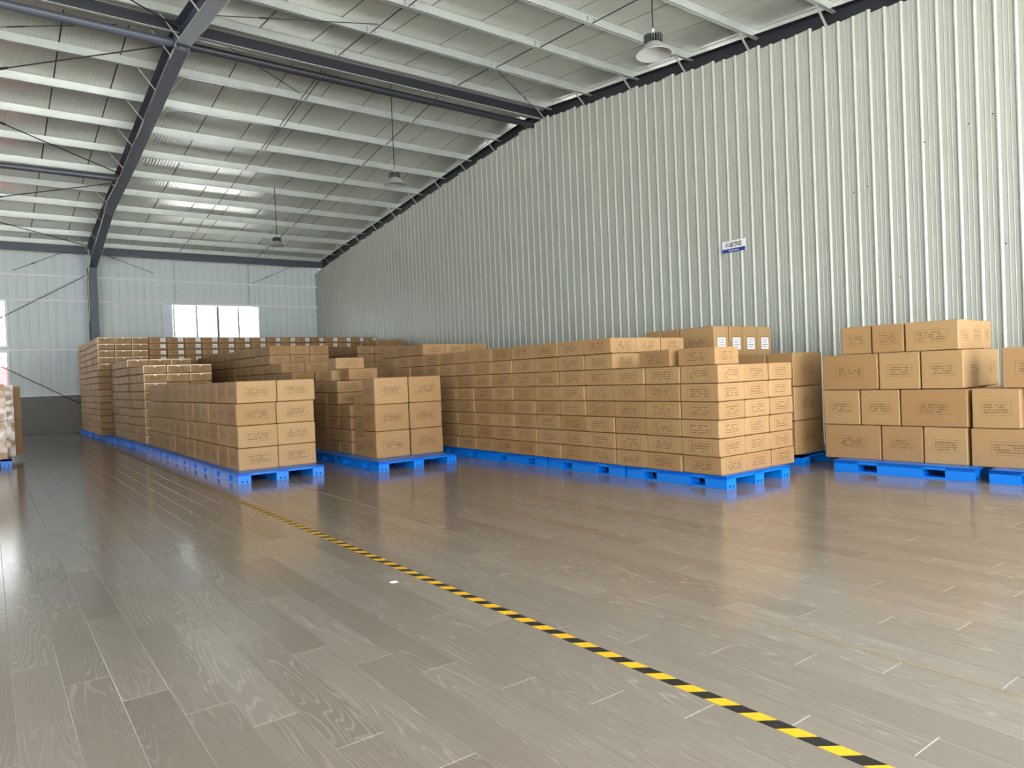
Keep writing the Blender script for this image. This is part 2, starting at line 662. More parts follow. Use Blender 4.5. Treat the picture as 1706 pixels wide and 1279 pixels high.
window('window_1', *WIN[0], 4, 'bright four pane window in the back wall above the stacks')
window('window_2', *WIN[1], 4, 'bright upper window at the left edge of the back wall')
window('window_3', *WIN[2], 4, 'lower window at the left edge with red behind it')
for k, w in enumerate(WIN[3:]):
    window('window_%d' % (k + 4), *w, 4, 'tall window in the %s bay left of the picture' % ORD[k + 1])
rc = tag(empty('shipping_container', (-4.0, YB + 3.2, -0.21)), 'red corrugated container seen through the lower left window', 'container')
cm = MB()
cm.box(0, 5.0, 0, 2.4, 0, 2.75)
for i in range(24):
    cm.box(0.06 + i * 0.205, 0.16 + i * 0.205, -0.035, 0.0, 0.15, 2.6)
obj('body', cm, MAT['red'], rc)
obj('roof_rail', MB().box(-0.02, 5.02, -0.06, 2.46, 2.75, 2.88), MAT['red'], rc)

# ------------------------------------------------------------------ unseen front and end walls, openings shaped for the daylight
wf = MB()
zf = roof_z(YF)
wf.box(XMIN, XMAX, YF - 0.1, YF, 6.35, zf)
for x in (-34, -24.6, -15.2, -5.8, 3.4, 12.49, 21.6):
    wf.box(x - 0.2, x + 0.2, YF - 0.1, YF, 0, 6.35)
wf.box(XMIN, -18.0, YF - 0.1, YF, 0, 6.35)  # left bays closed off to cut light on sides facing left
tag(obj('wall_front', wf, MAT['wall_b']), 'unseen steel front wall behind the camera, openings shaped to admit daylight', 'wall', kind='structure')
wl = MB()
for y0, y1 in ((YF, 15.0), (17.5, YB)):  # unseen wall, opening kept narrow to reduce light from the left
    wl.box(XMIN - 0.1, XMIN, y0, y1, 0, 5.6)
wl.prism([(YF, 5.6), (YB, 5.6), (YB, roof_z(YB)), (RY, roof_z(RY)), (YF, roof_z(YF))], XMIN - 0.1, XMIN)
we = MB().prism([(YF, 4.2), (YB, 4.2), (YB, roof_z(YB)), (RY, roof_z(RY)), (YF, roof_z(YF))], XMAX, XMAX + 0.1)  # unseen end wall added to hold back light on the neighbouring roof
for y0, y1 in ((YF, 1.0), (5.0, 9.0), (13.0, 17.0), (21.0, 25.0), (29.0, YB)):
    we.box(XMAX, XMAX + 0.1, y0, y1, 0, 4.2)
tag(obj('wall_far_right', we, MAT['wall_b']), 'unseen end wall of the neighbouring room, added to dim its roof', 'wall', kind='structure')
tag(obj('wall_left', wl, MAT['wall_b']), 'unseen far left steel end wall, opening narrowed to limit side light', 'wall', kind='structure')

# ------------------------------------------------------------------ roof
slab = MB()
for s, ye in ((1, YB + 0.4), (-1, YF - 0.4)):
    slab.prism([(RY, roof_z(RY) + 0.03), (ye, roof_z(ye) + 0.03), (ye, roof_z(ye) + 0.12), (RY, roof_z(RY) + 0.12)] if s > 0 else
               [(RY, roof_z(RY) + 0.03), (RY, roof_z(RY) + 0.12), (ye, roof_z(ye) + 0.12), (ye, roof_z(ye) + 0.03)], XMIN, XMAX)
ceiling = tag(obj('ceiling', slab, MAT['seam']), 'pitched steel roof with silver foil lining and purlins', 'ceiling', kind='structure')
PX = 1.1255
pxs = [4.853 + PX * k for k in range(-6, 10)]
strips = [(a + 0.014, b - 0.014) for a, b in zip(pxs[:-1], pxs[1:])] + [(XMIN, pxs[0] - 0.014), (pxs[-1] + 0.014, XMAX)]
for a, b in strips:
    for ye in (YB + 0.3, YF - 0.3):
        m = MB()
        yr = RY + (0.01 if ye > RY else -0.01)
        n = 12
        for q in range(n):
            ya, yb_ = yr + (ye - yr) * q / n, yr + (ye - yr) * (q + 1) / n
            pts = [(a, ya, roof_z(ya)), (b, ya, roof_z(ya)), (b, yb_, roof_z(yb_)), (a, yb_, roof_z(yb_))]
            m.face(pts if ye < RY else pts[::-1])
        for x in (a, b):
            m.face([(x, yr, roof_z(yr)), (x, ye, roof_z(ye)), (x, ye, roof_z(ye) + 0.028), (x, yr, roof_z(yr) + 0.028)])
        obj('roof_panel', m, MAT['foil'], ceiling)
PUR = [15.62 + 1.61 * k for k in range(10)] + [31.45] + [14.85 - 1.61 * k for k in range(11)]
for yp in PUR:
    zb = rafter_top(yp)
    s = 1 if yp > RY else -1
    m = MB()
    m.box(XMIN, XMAX, yp - 0.003, yp + 0.003, zb, zb + 0.21)
    m.box(XMIN, XMAX, yp - 0.07, yp, zb, zb + 0.006)
    m.box(XMIN, XMAX, yp - 0.07, yp - 0.064, zb, zb + 0.022)
    m.box(XMIN, XMAX, yp, yp + 0.07, zb + 0.203, zb + 0.209)
    obj('purlin', m, MAT['galv'], ceiling)
srt = sorted(PUR)
for a, b in zip(srt[:-1], srt[1:]):
    if a < 0:
        continue
    for x in (6.58, 6.68, 9.72):
        if x == 6.68 and not (14 < a < 20):
            continue
        za, zb = rafter_top(a) + 0.12, rafter_top(b) + 0.05
        obj('sag_rod', MB().tube((x, a, za), (x, b, zb), 0.011, 6), MAT['rod'], ceiling)
# short cleats and bolt groups where purlins lap
for yp in [p for p in PUR if 6 < p < 15.7]:
    zb = rafter_top(yp)
    for x in (6.6, 9.7):
        m = MB()
        for dx in (-0.09, 0.09):
            for dz in (0.05, 0.10, 0.15):
                m.tube((x + dx, yp - 0.016, zb + dz), (x + dx, yp + 0.012, zb + dz), 0.011, 6)
        obj('bolt_group', m, MAT['rod'], ceiling)['kind'] = 'stuff'


# ------------------------------------------------------------------ portal frames
def i_prism(top, bot, xc, fw, tf=0.014, tw=0.012):
    """I section following a top line and a bottom line given as lists of (y, z)"""
    m = MB()
    for (a, b), (c, d) in zip(zip(top[:-1], top[1:]), zip(bot[:-1], bot[1:])):
        m.prism([a, b, d, c], xc - tw / 2, xc + tw / 2)
        m.prism([a, b, (b[0], b[1] - tf), (a[0], a[1] - tf)], xc - fw / 2, xc + fw / 2)
        m.prism([(c[0], c[1] + tf), (d[0], d[1] + tf), d, c], xc - fw / 2, xc + fw / 2)
    return m


def portal(xc, label, mat, wall_side, name='portal_frame'):
    t = tag(empty(name, (xc, 31.4, 0)), label, 'frame')

    def part(n, mb, m=mat):
        o = obj(n, mb, m, t)
        o.location = (-xc, -31.4, 0)
        return o
    if wall_side:
        ybk = [(15.2, 0.62), (26.0, 0.62), (31.6, 0.8)]
        top = [(yy, rafter_top(yy) + 0.06) for yy, d in ybk]
        bot = [(yy, rafter_top(yy) - d) for yy, d in ybk]
        fr = [(15.2, 0.62), (-2.0, 0.62)]
    else:
        top = [(yy, rafter_top(yy)) for yy in (15.2, 21.4, 26.2, 31.0, 31.6)]
        bot = [(15.2, 8.32), (21.4, 7.70), (26.2, 7.30), (31.0, 6.24), (31.6, 6.10)]
        fr = [(15.2, 0.44), (9.0, 0.44), (4.2, 0.34), (-1.0, 0.8)]
    part('rafter', i_prism(top, bot, xc, 0.28))
    part('rafter', i_prism([(yy, rafter_top(yy) + (0.06 if wall_side else 0)) for yy, d in fr], [(yy, rafter_top(yy) - d) for yy, d in fr], xc, 0.28))
    c = MB()
    for y0, y1, ya, yb_ in ((31.0, 31.014, 31.2, 31.214), (31.586, 31.6, 31.586, 31.6)):
        c.prism([(y0, 6.3), (y1, 6.3), (yb_, 0), (ya, 0)], xc - 0.14, xc + 0.14)
    c.prism([(31.0, 6.3), (31.6, 6.3), (31.6, 0), (31.2, 0)], xc - 0.006, xc + 0.006)
    c.box(xc - 0.14, xc + 0.14, 31.0, 31.6, 6.22, 6.24)
    part('column', c)
    for yy in (15.2,) if wall_side else (15.2, 26.2):
        d = rafter_top(yy) - (8.32 if yy < 20 else 7.30) if not wall_side else 0.62
        part('splice_plate', MB().box(xc - 0.15, xc + 0.15, yy - 0.02, yy + 0.02, rafter_top(yy) - d - 0.05, rafter_top(yy) - 0.01))
        bo = MB()
        for dx in (-0.08, 0.08):
            bo.tube((xc + dx, yy - 0.045, rafter_top(yy) - d - 0.02), (xc + dx, yy + 0.045, rafter_top(yy) - d - 0.02), 0.018, 6)
        part('bolts', bo, MAT['rod'])['kind'] = 'stuff'
    for yp in PUR:
        if yp < 0:
            continue
        zt = rafter_top(yp)
        if wall_side:
            zb = wall_top(yp) - 0.03
        elif yp > 15.2:
            for (p, q) in zip(bot[:-1], bot[1:]):
                if p[0] <= yp <= q[0]:
                    zb = p[1] + (q[1] - p[1]) * (yp - p[0]) / (q[0] - p[0])
        else:
            zb = zt - 0.42
        for sx in ((-1,) if wall_side else (-1, 1)):
            xa = xc + sx * 0.13
            if wall_side:
                xa = XW + 0.01
            b = MB().bar((xa, yp, zb + 0.02), (xa + sx * 0.38, yp, zt + 0.06), 0.045, 0.008)
            part('fly_brace', b, MAT['brace'])
    return t


pf = portal(3.40, 'grey blue steel portal frame with column at the back wall', MAT['steel_blue'], False)
cab = MB()
pts = [(3.24, 31.15, 4.2), (3.24, 31.05, 6.0), (3.26, 30.3, 6.42), (3.27, 28.5, 6.8), (3.27, 26.2, 7.28), (3.24, 25.4, 7.45), (3.27, 22.5, 7.62), (3.27, 19.5, 7.9), (3.27, 16.2, 8.24), (3.27, 15.0, 8.34), (3.27, 12.0, 8.02)]
for a, b in zip(pts[:-1], pts[1:]):
    cab.tube(a, b, 0.014, 6)
o = obj('cable', cab, MAT['cablewhite'], pf)
o.location = (-3.40, -31.4, 0)
portal(12.72, 'dark steel rafter frame running along the top of the ribbed wall', MAT['steel_dark'], True)
portal(-5.8, 'grey blue steel portal frame beyond the left edge', MAT['steel_blue'], False)


def strut(name, label, y, z, x0, x1, r, mat):
    t = tag(empty(name, (x0, y, z)), label, 'beam')
    obj('tube', MB().tube((0, 0, 0), (x1 - x0, 0, 0), r, 14), mat, t, smooth=False)
    for x in (0.0, x1 - x0):
        obj('end_plate', MB().box(x - 0.012, x + 0.012, -r * 1.4, r * 1.4, -r * 1.4, r * 1.4), mat, t)
    return t


strut('ridge_strut', 'dark round tube strut under the ridge, right bay', 15.34, 8.44, 3.50, 12.60, 0.085, MAT['steel_dark'])
strut('ridge_strut', 'dark round tube strut under the ridge, left bay', 15.34, 8.44, -5.7, 3.30, 0.085, MAT['steel_blue'])
strut('roof_strut', 'blue grey tube strut halfway down the left roof bay', 23.5, 7.74, -5.7, 3.30, 0.085, MAT['steel_blue'])
for x0, x1, w in ((3.50, 12.60, 'right'), (-5.7, 3.30, 'left')):
    t = tag(empty('ridge_channel', (x0, 15.05, 8.5)), 'dark steel ridge channel above the tube, %s bay' % w, 'beam')
    m = MB().box(0, x1 - x0, -0.006, 0.006, 0.02, 0.27)
    obj('web', m, MAT['steel_dark'], t)
    obj('flange', MB().box(0, x1 - x0, -0.075, 0.006, 0.008, 0.02), MAT['brace'], t)
    obj('flange', MB().box(0, x1 - x0, -0.075, 0.006, 0.27, 0.28), MAT['brace'], t)
    t = tag(empty('eave_strut', (x0, 31.25, 6.80)), 'blue grey eave beam along the back wall, %s bay' % w, 'beam')
    obj('web', MB().box(0, x1 - x0, -0.006, 0.006, 0, 0.26), MAT['steel_blue'], t)
    obj('flange', MB().box(0, x1 - x0, -0.09, 0.006, -0.012, 0), MAT['steel_blue'], t)
    obj('flange', MB().box(0, x1 - x0, -0.09, 0.006, 0.26, 0.272), MAT['galv'], t)


def rod(label, a, b, r=0.014):
    t = tag(empty('bracing_rod', a), label, 'rod')
    d = Vector(b) - Vector(a)
    obj('bar', MB().tube((0, 0, 0), d, r, 6), MAT['rod'], t)
    p, q = d * 0.30, d * 0.36
    obj('turnbuckle', MB().tube(p, q, r * 1.9, 6), MAT['rod'], t)


def rp(x, y, off=-0.36):
    return (x, y, roof_z(y) + off)


rod('dark roof bracing rod from ridge joint sloping down to the left', rp(3.3, 15.75), rp(-5.7, 23.3))
rod('dark roof bracing rod rising left from the blue strut joint', rp(3.3, 23.1), rp(-5.7, 15.7))
rod('dark roof bracing rod below the blue strut, sloping down left', rp(3.3, 23.9), rp(-5.7, 31.2))
rod('dark roof bracing rod near the eave at the left', rp(3.2, 30.7), rp(-5.7, 23.8))
rod('dark roof bracing rod on the near slope by the ridge joint', rp(3.3, 15.0), rp(-5.7, 7.3))
rod('thin dark stay rod behind the ridge tube, left bay', rp(2.3, 15.45), rp(-2.5, 18.1), 0.008)
rod('thin dark stay rod right of the frame on the far slope', rp(4.4, 15.45, -0.3), rp(6.45, 16.95, -0.16), 0.009)
rod('thin dark stay rod right of the frame on the near slope', rp(3.6, 14.1, -0.32), rp(6.45, 12.6, -0.22), 0.009)
rod('thin dark stay rod at the right end of the ridge tube', rp(12.3, 14.9, -0.3), rp(9.8, 13.3, -0.16), 0.009)
rod('wall bracing rod from the column down to the left window', (3.2, YB - 0.25, 6.0), (-5.6, YB - 0.25, 0.6))
rod('wall bracing rod sloping down to the grey dado wall', (2.9, YB - 0.25, 1.05), (-5.6, YB - 0.25, 6.3))
rod('thin wall bracing rod above the left window', (0.9, YB - 0.22, 6.08), (2.9, YB - 0.22, 7.05), 0.01)
rod('thin wall bracing rod right of the column under the eave', (3.46, 31.5, 7.0), (5.6, 31.5, 6.2), 0.01)
rod('thin wall bracing rod near the right end of the back wall', (9.5, YB - 0.22, 5.99), (11.6, YB - 0.22, 6.95), 0.01)


# ------------------------------------------------------------------ high bay lamps
def lamp(x, y, z, ztop, label):
    t = tag(empty('high_bay_lamp', (x, y, z)), label, 'lamp', 'high bay lamps hanging from the roof')
    obj('cable', MB().tube((0, 0, 0.36), (0, 0, ztop - z), 0.011, 6), MAT['cable'], t)
    obj('shade', MB().lathe([(0.075, 0.17), (0.10, 0.165), (0.145, 0.13), (0.255, 0.005), (0.265, 0.0), (0.255, -0.002), (0.140, 0.122), (0.085, 0.150)], 32), MAT['lampgrey'], t, smooth=True)
    hs = MB().lathe([(0.001, 0.30), (0.055, 0.30), (0.055, 0.165), (0.001, 0.165)], 20)
    for i in range(22):
        a = 2 * math.pi * i / 22
        M = Matrix.Rotation(a, 4, 'Z')
        hs.box(0.05, 0.138, -0.004, 0.004, 0.168, 0.275, 0, M)
    obj('heat_sink', hs, MAT['lampdark'], t)
    obj('diffuser', MB().lathe([(0.001, 0.138), (0.088, 0.140), (0.088, 0.15), (0.001, 0.15)], 20), MAT['lampglass'], t)
    obj('hook', MB().lathe([(0.001, 0.37), (0.02, 0.37), (0.02, 0.30), (0.001, 0.30)], 10), MAT['lampgrey'], t)


lamp(7.94, 6.92, 6.06, roof_z(6.92) - 0.02, 'large grey bell lamp hanging nearest, top right of the roof')
lamp(7.94, 15.02, 6.12, 8.512, 'grey bell lamp on a long cable hung from the ridge tube')
lamp(7.94, 23.5, 6.12, roof_z(23.5) - 0.02, 'farthest small bell lamp hanging near the back wall')

# ------------------------------------------------------------------ sign on the ribbed wall
sign = tag(empty('wall_sign', (XW - 0.036, 9.19, 3.855)), 'small white and blue area sign on the ribbed wall', 'sign')
sw, sh = 0.56, 0.245
# local frame: the board faces -X, its reading direction runs along -Y
obj('board', MB().box(-0.008, 0.004, -sw, 0, 0, sh), MAT['label'], sign)
obj('blue_band', MB().box(-0.011, -0.008, -sw + 0.004, -0.004, 0.004, 0.082), MAT['blue'], sign)


def text_mesh(body, size, name, mat, width, loc):
    cu = bpy.data.curves.new(name, 'FONT')
    cu.body = body
    cu.size = size
    cu.align_x = 'CENTER'
    cu.align_y = 'CENTER'
    cu.extrude = 0.0008
    cu.offset = size * 0.02
    tmp = bpy.data.objects.new(name + '_source', cu)
    COL.objects.link(tmp)
    dg = bpy.context.evaluated_depsgraph_get()
    me = bpy.data.meshes.new_from_object(tmp.evaluated_get(dg))
    bpy.data.objects.remove(tmp)
    xs_ = [v.co.x for v in me.vertices] or [0, 1]
    s = width / max(1e-6, max(xs_) - min(xs_))
    cx = (max(xs_) + min(xs_)) / 2
    ys_ = [v.co.y for v in me.vertices] or [0]
    cy = (max(ys_) + min(ys_)) / 2
    for v in me.vertices:
        x, yv, z = (v.co.x - cx) * s, (v.co.y - cy) * s, v.co.z
        v.co = (-z, -x, yv)
    me.materials.clear()
    me.materials.append(mat)
    me.update()
    return add(name, me, sign, loc)


text_mesh('\u6210\u54c1\u7bb1\u533a', 0.1, 'lettering', MAT['black'], 0.40, (-0.0095, -sw / 2, 0.163))
text_mesh('Carton Area', 0.05, 'small_lettering', MAT['label'], 0.24, (-0.0125, -sw / 2, 0.043))

# ------------------------------------------------------------------ tape lines on the floor
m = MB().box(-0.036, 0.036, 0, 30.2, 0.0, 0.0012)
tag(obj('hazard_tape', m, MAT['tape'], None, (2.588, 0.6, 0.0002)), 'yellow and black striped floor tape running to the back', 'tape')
m = MB().box(-0.012, 0.012, 0, 1.75, 0.0, 0.001)
tag(obj('old_tape', m, MAT['oldtape'], None, (3.60, 1.05, 0.0002)), 'worn brown tape line on the floor near the camera', 'tape')
m = MB().box(-0.014, 0.014, 0, 4.6, 0.0, 0.001)
tag(obj('old_tape', m, MAT['oldtape'], None, (3.62, 6.1, 0.0002)), 'worn dark tape line on the floor between the two front pallets', 'tape')
sp = MB().lathe([(0.001, 0.0008), (0.028, 0.0008), (0.033, 0.0)], 14)
tag(obj('floor_stain', sp, MAT['label'], None, (2.37, 4.76, 0.0003)), 'small pale spot on the floor left of the striped tape', 'stain')

# ------------------------------------------------------------------ pallets
PH = 0.158


def pallet_parts(w, l):
    """front edge along x (width w), skids along y (length l)"""
    parts = []
    deck = MB()
    n = 7
    deck.box(0, w, 0, l, PH - 0.014, PH)
    deck.box(0, w, 0, 0.025, PH - 0.035, PH).box(0, w, l - 0.025, l, PH - 0.035, PH)
    deck.box(0, 0.025, 0, l, PH - 0.045, PH).box(w - 0.025, w, 0, l, PH - 0.045, PH)
    k = int(l / 0.04)
    for i in range(1, k):
        deck.box(0.03, 0.05, i * l / k - 0.004, i * l / k + 0.004, PH - 0.04, PH - 0.014)
    parts.append(('deck', deck))
    bw = 0.19
    for xx in (0, (w - bw) / 2, w - bw):
        sk = MB().box(xx + 0.005, xx + bw - 0.005, 0.01, l - 0.01, 0, 0.022)
        parts.append(('skid', sk))
        bl = [(0.0, 0.32), (l / 2 - 0.28, l / 2 + 0.28), (l - 0.32, l)]
        for (a, b) in bl:
            parts.append(('foot', MB().box(xx, xx + bw, a, b, 0.001, PH - 0.013)))
    hole = MB()
    for xx in (0, (w - bw) / 2, w - bw):
        for dx in (0.06, 0.13):
            hole.box(xx + dx - 0.01, xx + dx + 0.01, -0.002, 0.01, 0.018, 0.046)  # solid black blocks stand in for the shade inside the foot holes
    parts.append(('hole_shade', hole))
    return parts


PCACHE = {}


def pallet(x, y, label, w=1.36, l=1.68, rz=0.0):
    key = (w, l)
    if key not in PCACHE:
        PCACHE[key] = [(n, mb.mesh(n, [MAT['hole'] if n == 'hole_shade' else MAT['pallet']])) for n, mb in pallet_parts(w, l)]
    t = tag(empty('pallet', (x, y, 0), rz), label, 'pallet', 'blue plastic pallets')
    for n, me in PCACHE[key]:
        o = add(n, me, t)
        if n == 'hole_shade':
            o['kind'] = 'stuff'
    return t


for i in range(6):
    pallet(7.19, 5.37 + i * 1.72, 'blue plastic pallet under the central stack, %s from the near end' % ORD[i + 1])
for i in range(5):
    pallet(3.02, 11.16 + i * 1.62, 'blue plastic pallet under the left front stack, %s from its near end' % ORD[i + 1], 1.36, 1.58)
for i in range(7):
    pallet(3.02 - 0.05 * i, 19.35 + i * 1.62, 'blue plastic pallet under the far left row, %s from its near end' % ORD[i + 1], 1.6, 1.58)
for i, t_ in enumerate(('under the stack of six large cartons', 'right behind the six large cartons')):
    pallet(5.10, 10.62 + i * 1.80, 'blue plastic pallet ' + t_, 1.50, 1.74)
TH = math.radians(3.38)
P0 = Vector((9.56, 5.44, 0))
DV = Vector((0.059, -0.998, 0))
NV = Vector((0.998, 0.059, 0))


def rcp(a, n, z=0.0):
    return P0 + DV * a + NV * n + Vector((0, 0, z))


q = rcp(1.93, -0.22)
pallet(q.x, q.y, 'blue plastic pallet under the right pile by the ribbed wall', 1.6, 1.70, TH)
q = rcp(3.78, -0.22)
pallet(q.x, q.y, 'blue plastic pallet at the right edge under nearest cartons', 1.6, 1.70, TH)
pallet(9.58, 5.80, 'blue plastic pallet in the gap behind the central stack end', 1.6, 1.55)
pallet(-1.08, 18.3, 'blue plastic pallet under film wrapped cartons at the left edge', 1.44, 1.70)
# ------------------------------------------------------------------ cartons
CACHE = {}


def carton_geometry(m, w, d, h, M=None, c=0.009):
    """chamfered carton standing on its base, origin at the base centre; printed sides use slot 1"""
    x, yy = w / 2, d / 2

    def P(a, b, z):
        v = Vector((a, b, z))
        return tuple(M @ v) if M is not None else tuple(v)

    def side(p, q, width):
        s = 1.0 if width >= 0.75 else 0.37 / (0.62 * width)
        hw = (width / 2 - c) * s
        hh = h / 2 - c
        m.face([P(p[0], p[1], c), P(q[0], q[1], c), P(q[0], q[1], h - c), P(p[0], p[1], h - c)], 1,
               [(-hw, -hh), (hw, -hh), (hw, hh), (-hw, hh)])
    side((-x + c, -yy), (x - c, -yy), w)
    side((x, -yy + c), (x, yy - c), d)
    side((x - c, yy), (-x + c, yy), w)
    side((-x, yy - c), (-x, -yy + c), d)
    for z, s in ((0.0, -1), (h, 1)):
        pts = [(-x + c, -yy + c), (x - c, -yy + c), (x - c, yy - c), (-x + c, yy - c)]
        f = [P(a, b, z) for a, b in pts]
        m.face(f if s > 0 else f[::-1])
        zz = c if s < 0 else h - c
        ring = [((-x + c, -yy + c), (x - c, -yy + c), (x - c, -yy), (-x + c, -yy)), ((x - c, -yy + c), (x - c, yy - c), (x, yy - c), (x, -yy + c)),
                ((x - c, yy - c), (-x + c, yy - c), (-x + c, yy), (x - c, yy)), ((-x + c, yy - c), (-x + c, -yy + c), (-x, -yy + c), (-x, yy - c))]
        for r in ring:
            f = [P(r[0][0], r[0][1], z), P(r[1][0], r[1][1], z), P(r[2][0], r[2][1], zz), P(r[3][0], r[3][1], zz)]
            m.face(f[::-1] if s > 0 else f)
    for a, b in (((-x, -yy + c), (-x + c, -yy)), ((x - c, -yy), (x, -yy + c)), ((x, yy - c), (x - c, yy)), ((-x + c, yy), (-x, yy - c))):
        m.face([P(a[0], a[1], c), P(b[0], b[1], c), P(b[0], b[1], h - c), P(a[0], a[1], h - c)])
    return m


def carton(x0, x1, y0, y1, z0, z1, label, group, rz=0.0, jit=0.004, extra=None, at=None):
    w, d, h = round(x1 - x0 - 0.010, 3), round(y1 - y0 - 0.012, 3), round(z1 - z0 - 0.008, 3)
    key = (w, d, h)
    if key not in CACHE:
        CACHE[key] = carton_geometry(MB(), w, d, h).mesh('carton', [MAT['kraft'], MAT['print']])
    if at is None:
        loc = ((x0 + x1) / 2 + random.uniform(-jit, jit), (y0 + y1) / 2 + random.uniform(-jit, jit), z0)
    else:
        loc = at
    o = add('carton', CACHE[key], None, loc, rz + random.uniform(-1, 1) * math.radians(0.35 if jit else 0))
    tag(o, label, 'carton', group)
    if extra == 'label':
        add('shipping_label', sheet(0.15, 0.115), o, (w / 2 - 0.11, -d / 2 - 0.001, h * 0.55))
    elif extra == 'big_label':
        add('shipping_label', sheet(0.21, 0.20), o, (0.0, -d / 2 - 0.001, h * 0.42))
    elif extra == 'tape':
        key2 = ('t', w, h)
        if key2 not in CACHE:
            t = MB()
            t.box(-w / 2 + 0.004, w / 2 - 0.004, -0.002, 0.0, h - 0.028, h - 0.006)
            t.box(-w / 2 + 0.004, -w / 2 + 0.02, -0.002, 0.0, 0.006, h - 0.028)
            t.box(-0.03, 0.03, -0.002, 0.0, h - 0.055, h - 0.028)
            CACHE[key2] = t.mesh('packing_tape', [MAT['packtape']])
        add('packing_tape', CACHE[key2], o, (0, -d / 2 - 0.0005, 0))
    elif extra == 'film':
        add('stretch_film', MB().box(-w / 2 - 0.006, w / 2 + 0.006, -d / 2 - 0.006, d / 2 + 0.006, 0.004, h + 0.004).mesh('stretch_film', [MAT['film']]), o)
    return o


def sheet(w, h):
    key = ('s', w, h)
    if key not in CACHE:
        m = MB().box(-w / 2, w / 2, -0.001, 0.001, -h / 2, h / 2, 0)
        for i in range(4):
            zz = h * (0.3 - 0.2 * i)
            m.box(-w * 0.38, w * (0.38 - 0.12 * (i % 2)), -0.0016, -0.001, zz - h * 0.035, zz + h * 0.035, 1)
        CACHE[key] = m.mesh('shipping_label', [MAT['label'], MAT['mullion']])
    return CACHE[key]


rest_mb = MB()
rest_tone = []


def hidden(x0, x1, y0, y1, z0, z1, rz=0.0, at=None):
    """cartons that join the uncounted rest of the rows; where no pallet shows the lowest ones stand on the floor"""
    if at is None and abs(z0 - PH) < 1e-6 and ((x0 > 4.0 and y0 > 13.9 and x0 < 7.1) or (x0 > 4.0 and y0 > 18) or (x0 > 9 and y0 > 7)):
        z0 = 0.0
    w, d, h = x1 - x0 - 0.010, y1 - y0 - 0.012, z1 - z0 - 0.008
    j = 0.005
    loc = at if at is not None else ((x0 + x1) / 2 + random.uniform(-j, j), (y0 + y1) / 2 + random.uniform(-j, j), z0)
    carton_geometry(rest_mb, w, d, h, Matrix.Translation(loc) @ Matrix.Rotation(rz + random.uniform(-0.004, 0.004), 4, 'Z'), 0.018 if loc[1] > 15 else 0.009)
    rest_tone.extend([random.random()] * (len(rest_mb.f) - len(rest_tone)))


LA = 0.2295          # layer height of the flat cartons
SIDE = ('left', 'middle', 'right')

# central long stack
gA = 'flat cartons of the central stack'
WX = 0.535


def ax(c):
    return 7.20 + c * WX


def nlev(i):
    return 6 if i < 3 else (8 if i < 12 else 9)


for i in range(15):
    y0, y1 = 5.45 + i * 0.604, 5.45 + (i + 1) * 0.604
    for l in range(nlev(i)):
        z0 = PH + l * LA
        dx = random.uniform(-0.014, 0.014)
        for c in range(3):
            a = (ax(c) + dx, ax(c + 1) + dx, y0, y1, z0, z0 + LA)
            if c == 0:
                carton(*a, 'flat brown carton, %s layer up, %s from near corner, left side of central stack' % (ORD[l + 1], ORD[i + 1]), gA)
            elif i == 0 or (i == 3 and l >= 6) or (i == 12 and l >= 8):
                where = 'near end' if i == 0 else ('first step' if i == 3 else 'second step')
                carton(*a, 'flat brown carton, %s layer up, %s column on the %s of central stack' % (ORD[l + 1], SIDE[c], where), gA)
            else:
                hidden(*a)
zt = PH + 6 * LA
carton(7.22, 7.72, 5.50, 6.09, zt, zt + LA, 'loose flat carton lying alone on the near end of the central stack', gA, math.radians(1.5))
carton(7.20, 7.70, 6.16, 6.76, zt, zt + LA, 'loose flat carton set askew behind another on central stack top', gA, math.radians(-4))

# left front stack
gL = 'cartons of the left front stack'
LH = 0.357
for i in range(13):
    y0, y1 = 11.55 + i * 0.583, 11.55 + (i + 1) * 0.583
    for l in range(4):
        z0 = PH + l * LH
        dx = random.uniform(-0.014, 0.014) + (0.01 if l % 2 else -0.01)
        for c in range(2):
            a = (3.14 + c * 0.64 + dx, 3.14 + (c + 1) * 0.64 + dx, y0, y1, z0, z0 + LH)
            if c == 0:
                carton(*a, 'brown carton, %s layer up, %s from the front, left side of left front stack' % (ORD[l + 1], ORD[i + 1]), gL)
            elif i == 0:
                carton(*a, 'brown carton, %s layer up, right column on the front of the left front stack' % ORD[l + 1], gL)
            else:
                hidden(*a)

# six large cartons in front of the middle row
gM = 'large cartons of the middle row front'
MH = 0.467
for l in range(3):
    for c in range(2):
        a = (5.33 + c * 0.675, 5.33 + (c + 1) * 0.675 - 0.012, 11.15, 11.645, PH + l * MH, PH + (l + 1) * MH)
        carton(*a, 'large brown carton, %s layer, %s column of the six carton stack' % (('bottom', 'middle', 'top')[l], ('left', 'right')[c]), gM)
    carton(5.37, 6.01, 11.67, 12.13, PH + l * 0.36, PH + (l + 1) * 0.36, 'brown carton directly behind the six carton stack, %s of three' % ('lowest', 'middle', 'topmost')[l], gM)
    hidden(6.02, 6.65, 11.67, 12.13, PH + l * 0.36, PH + (l + 1) * 0.36)

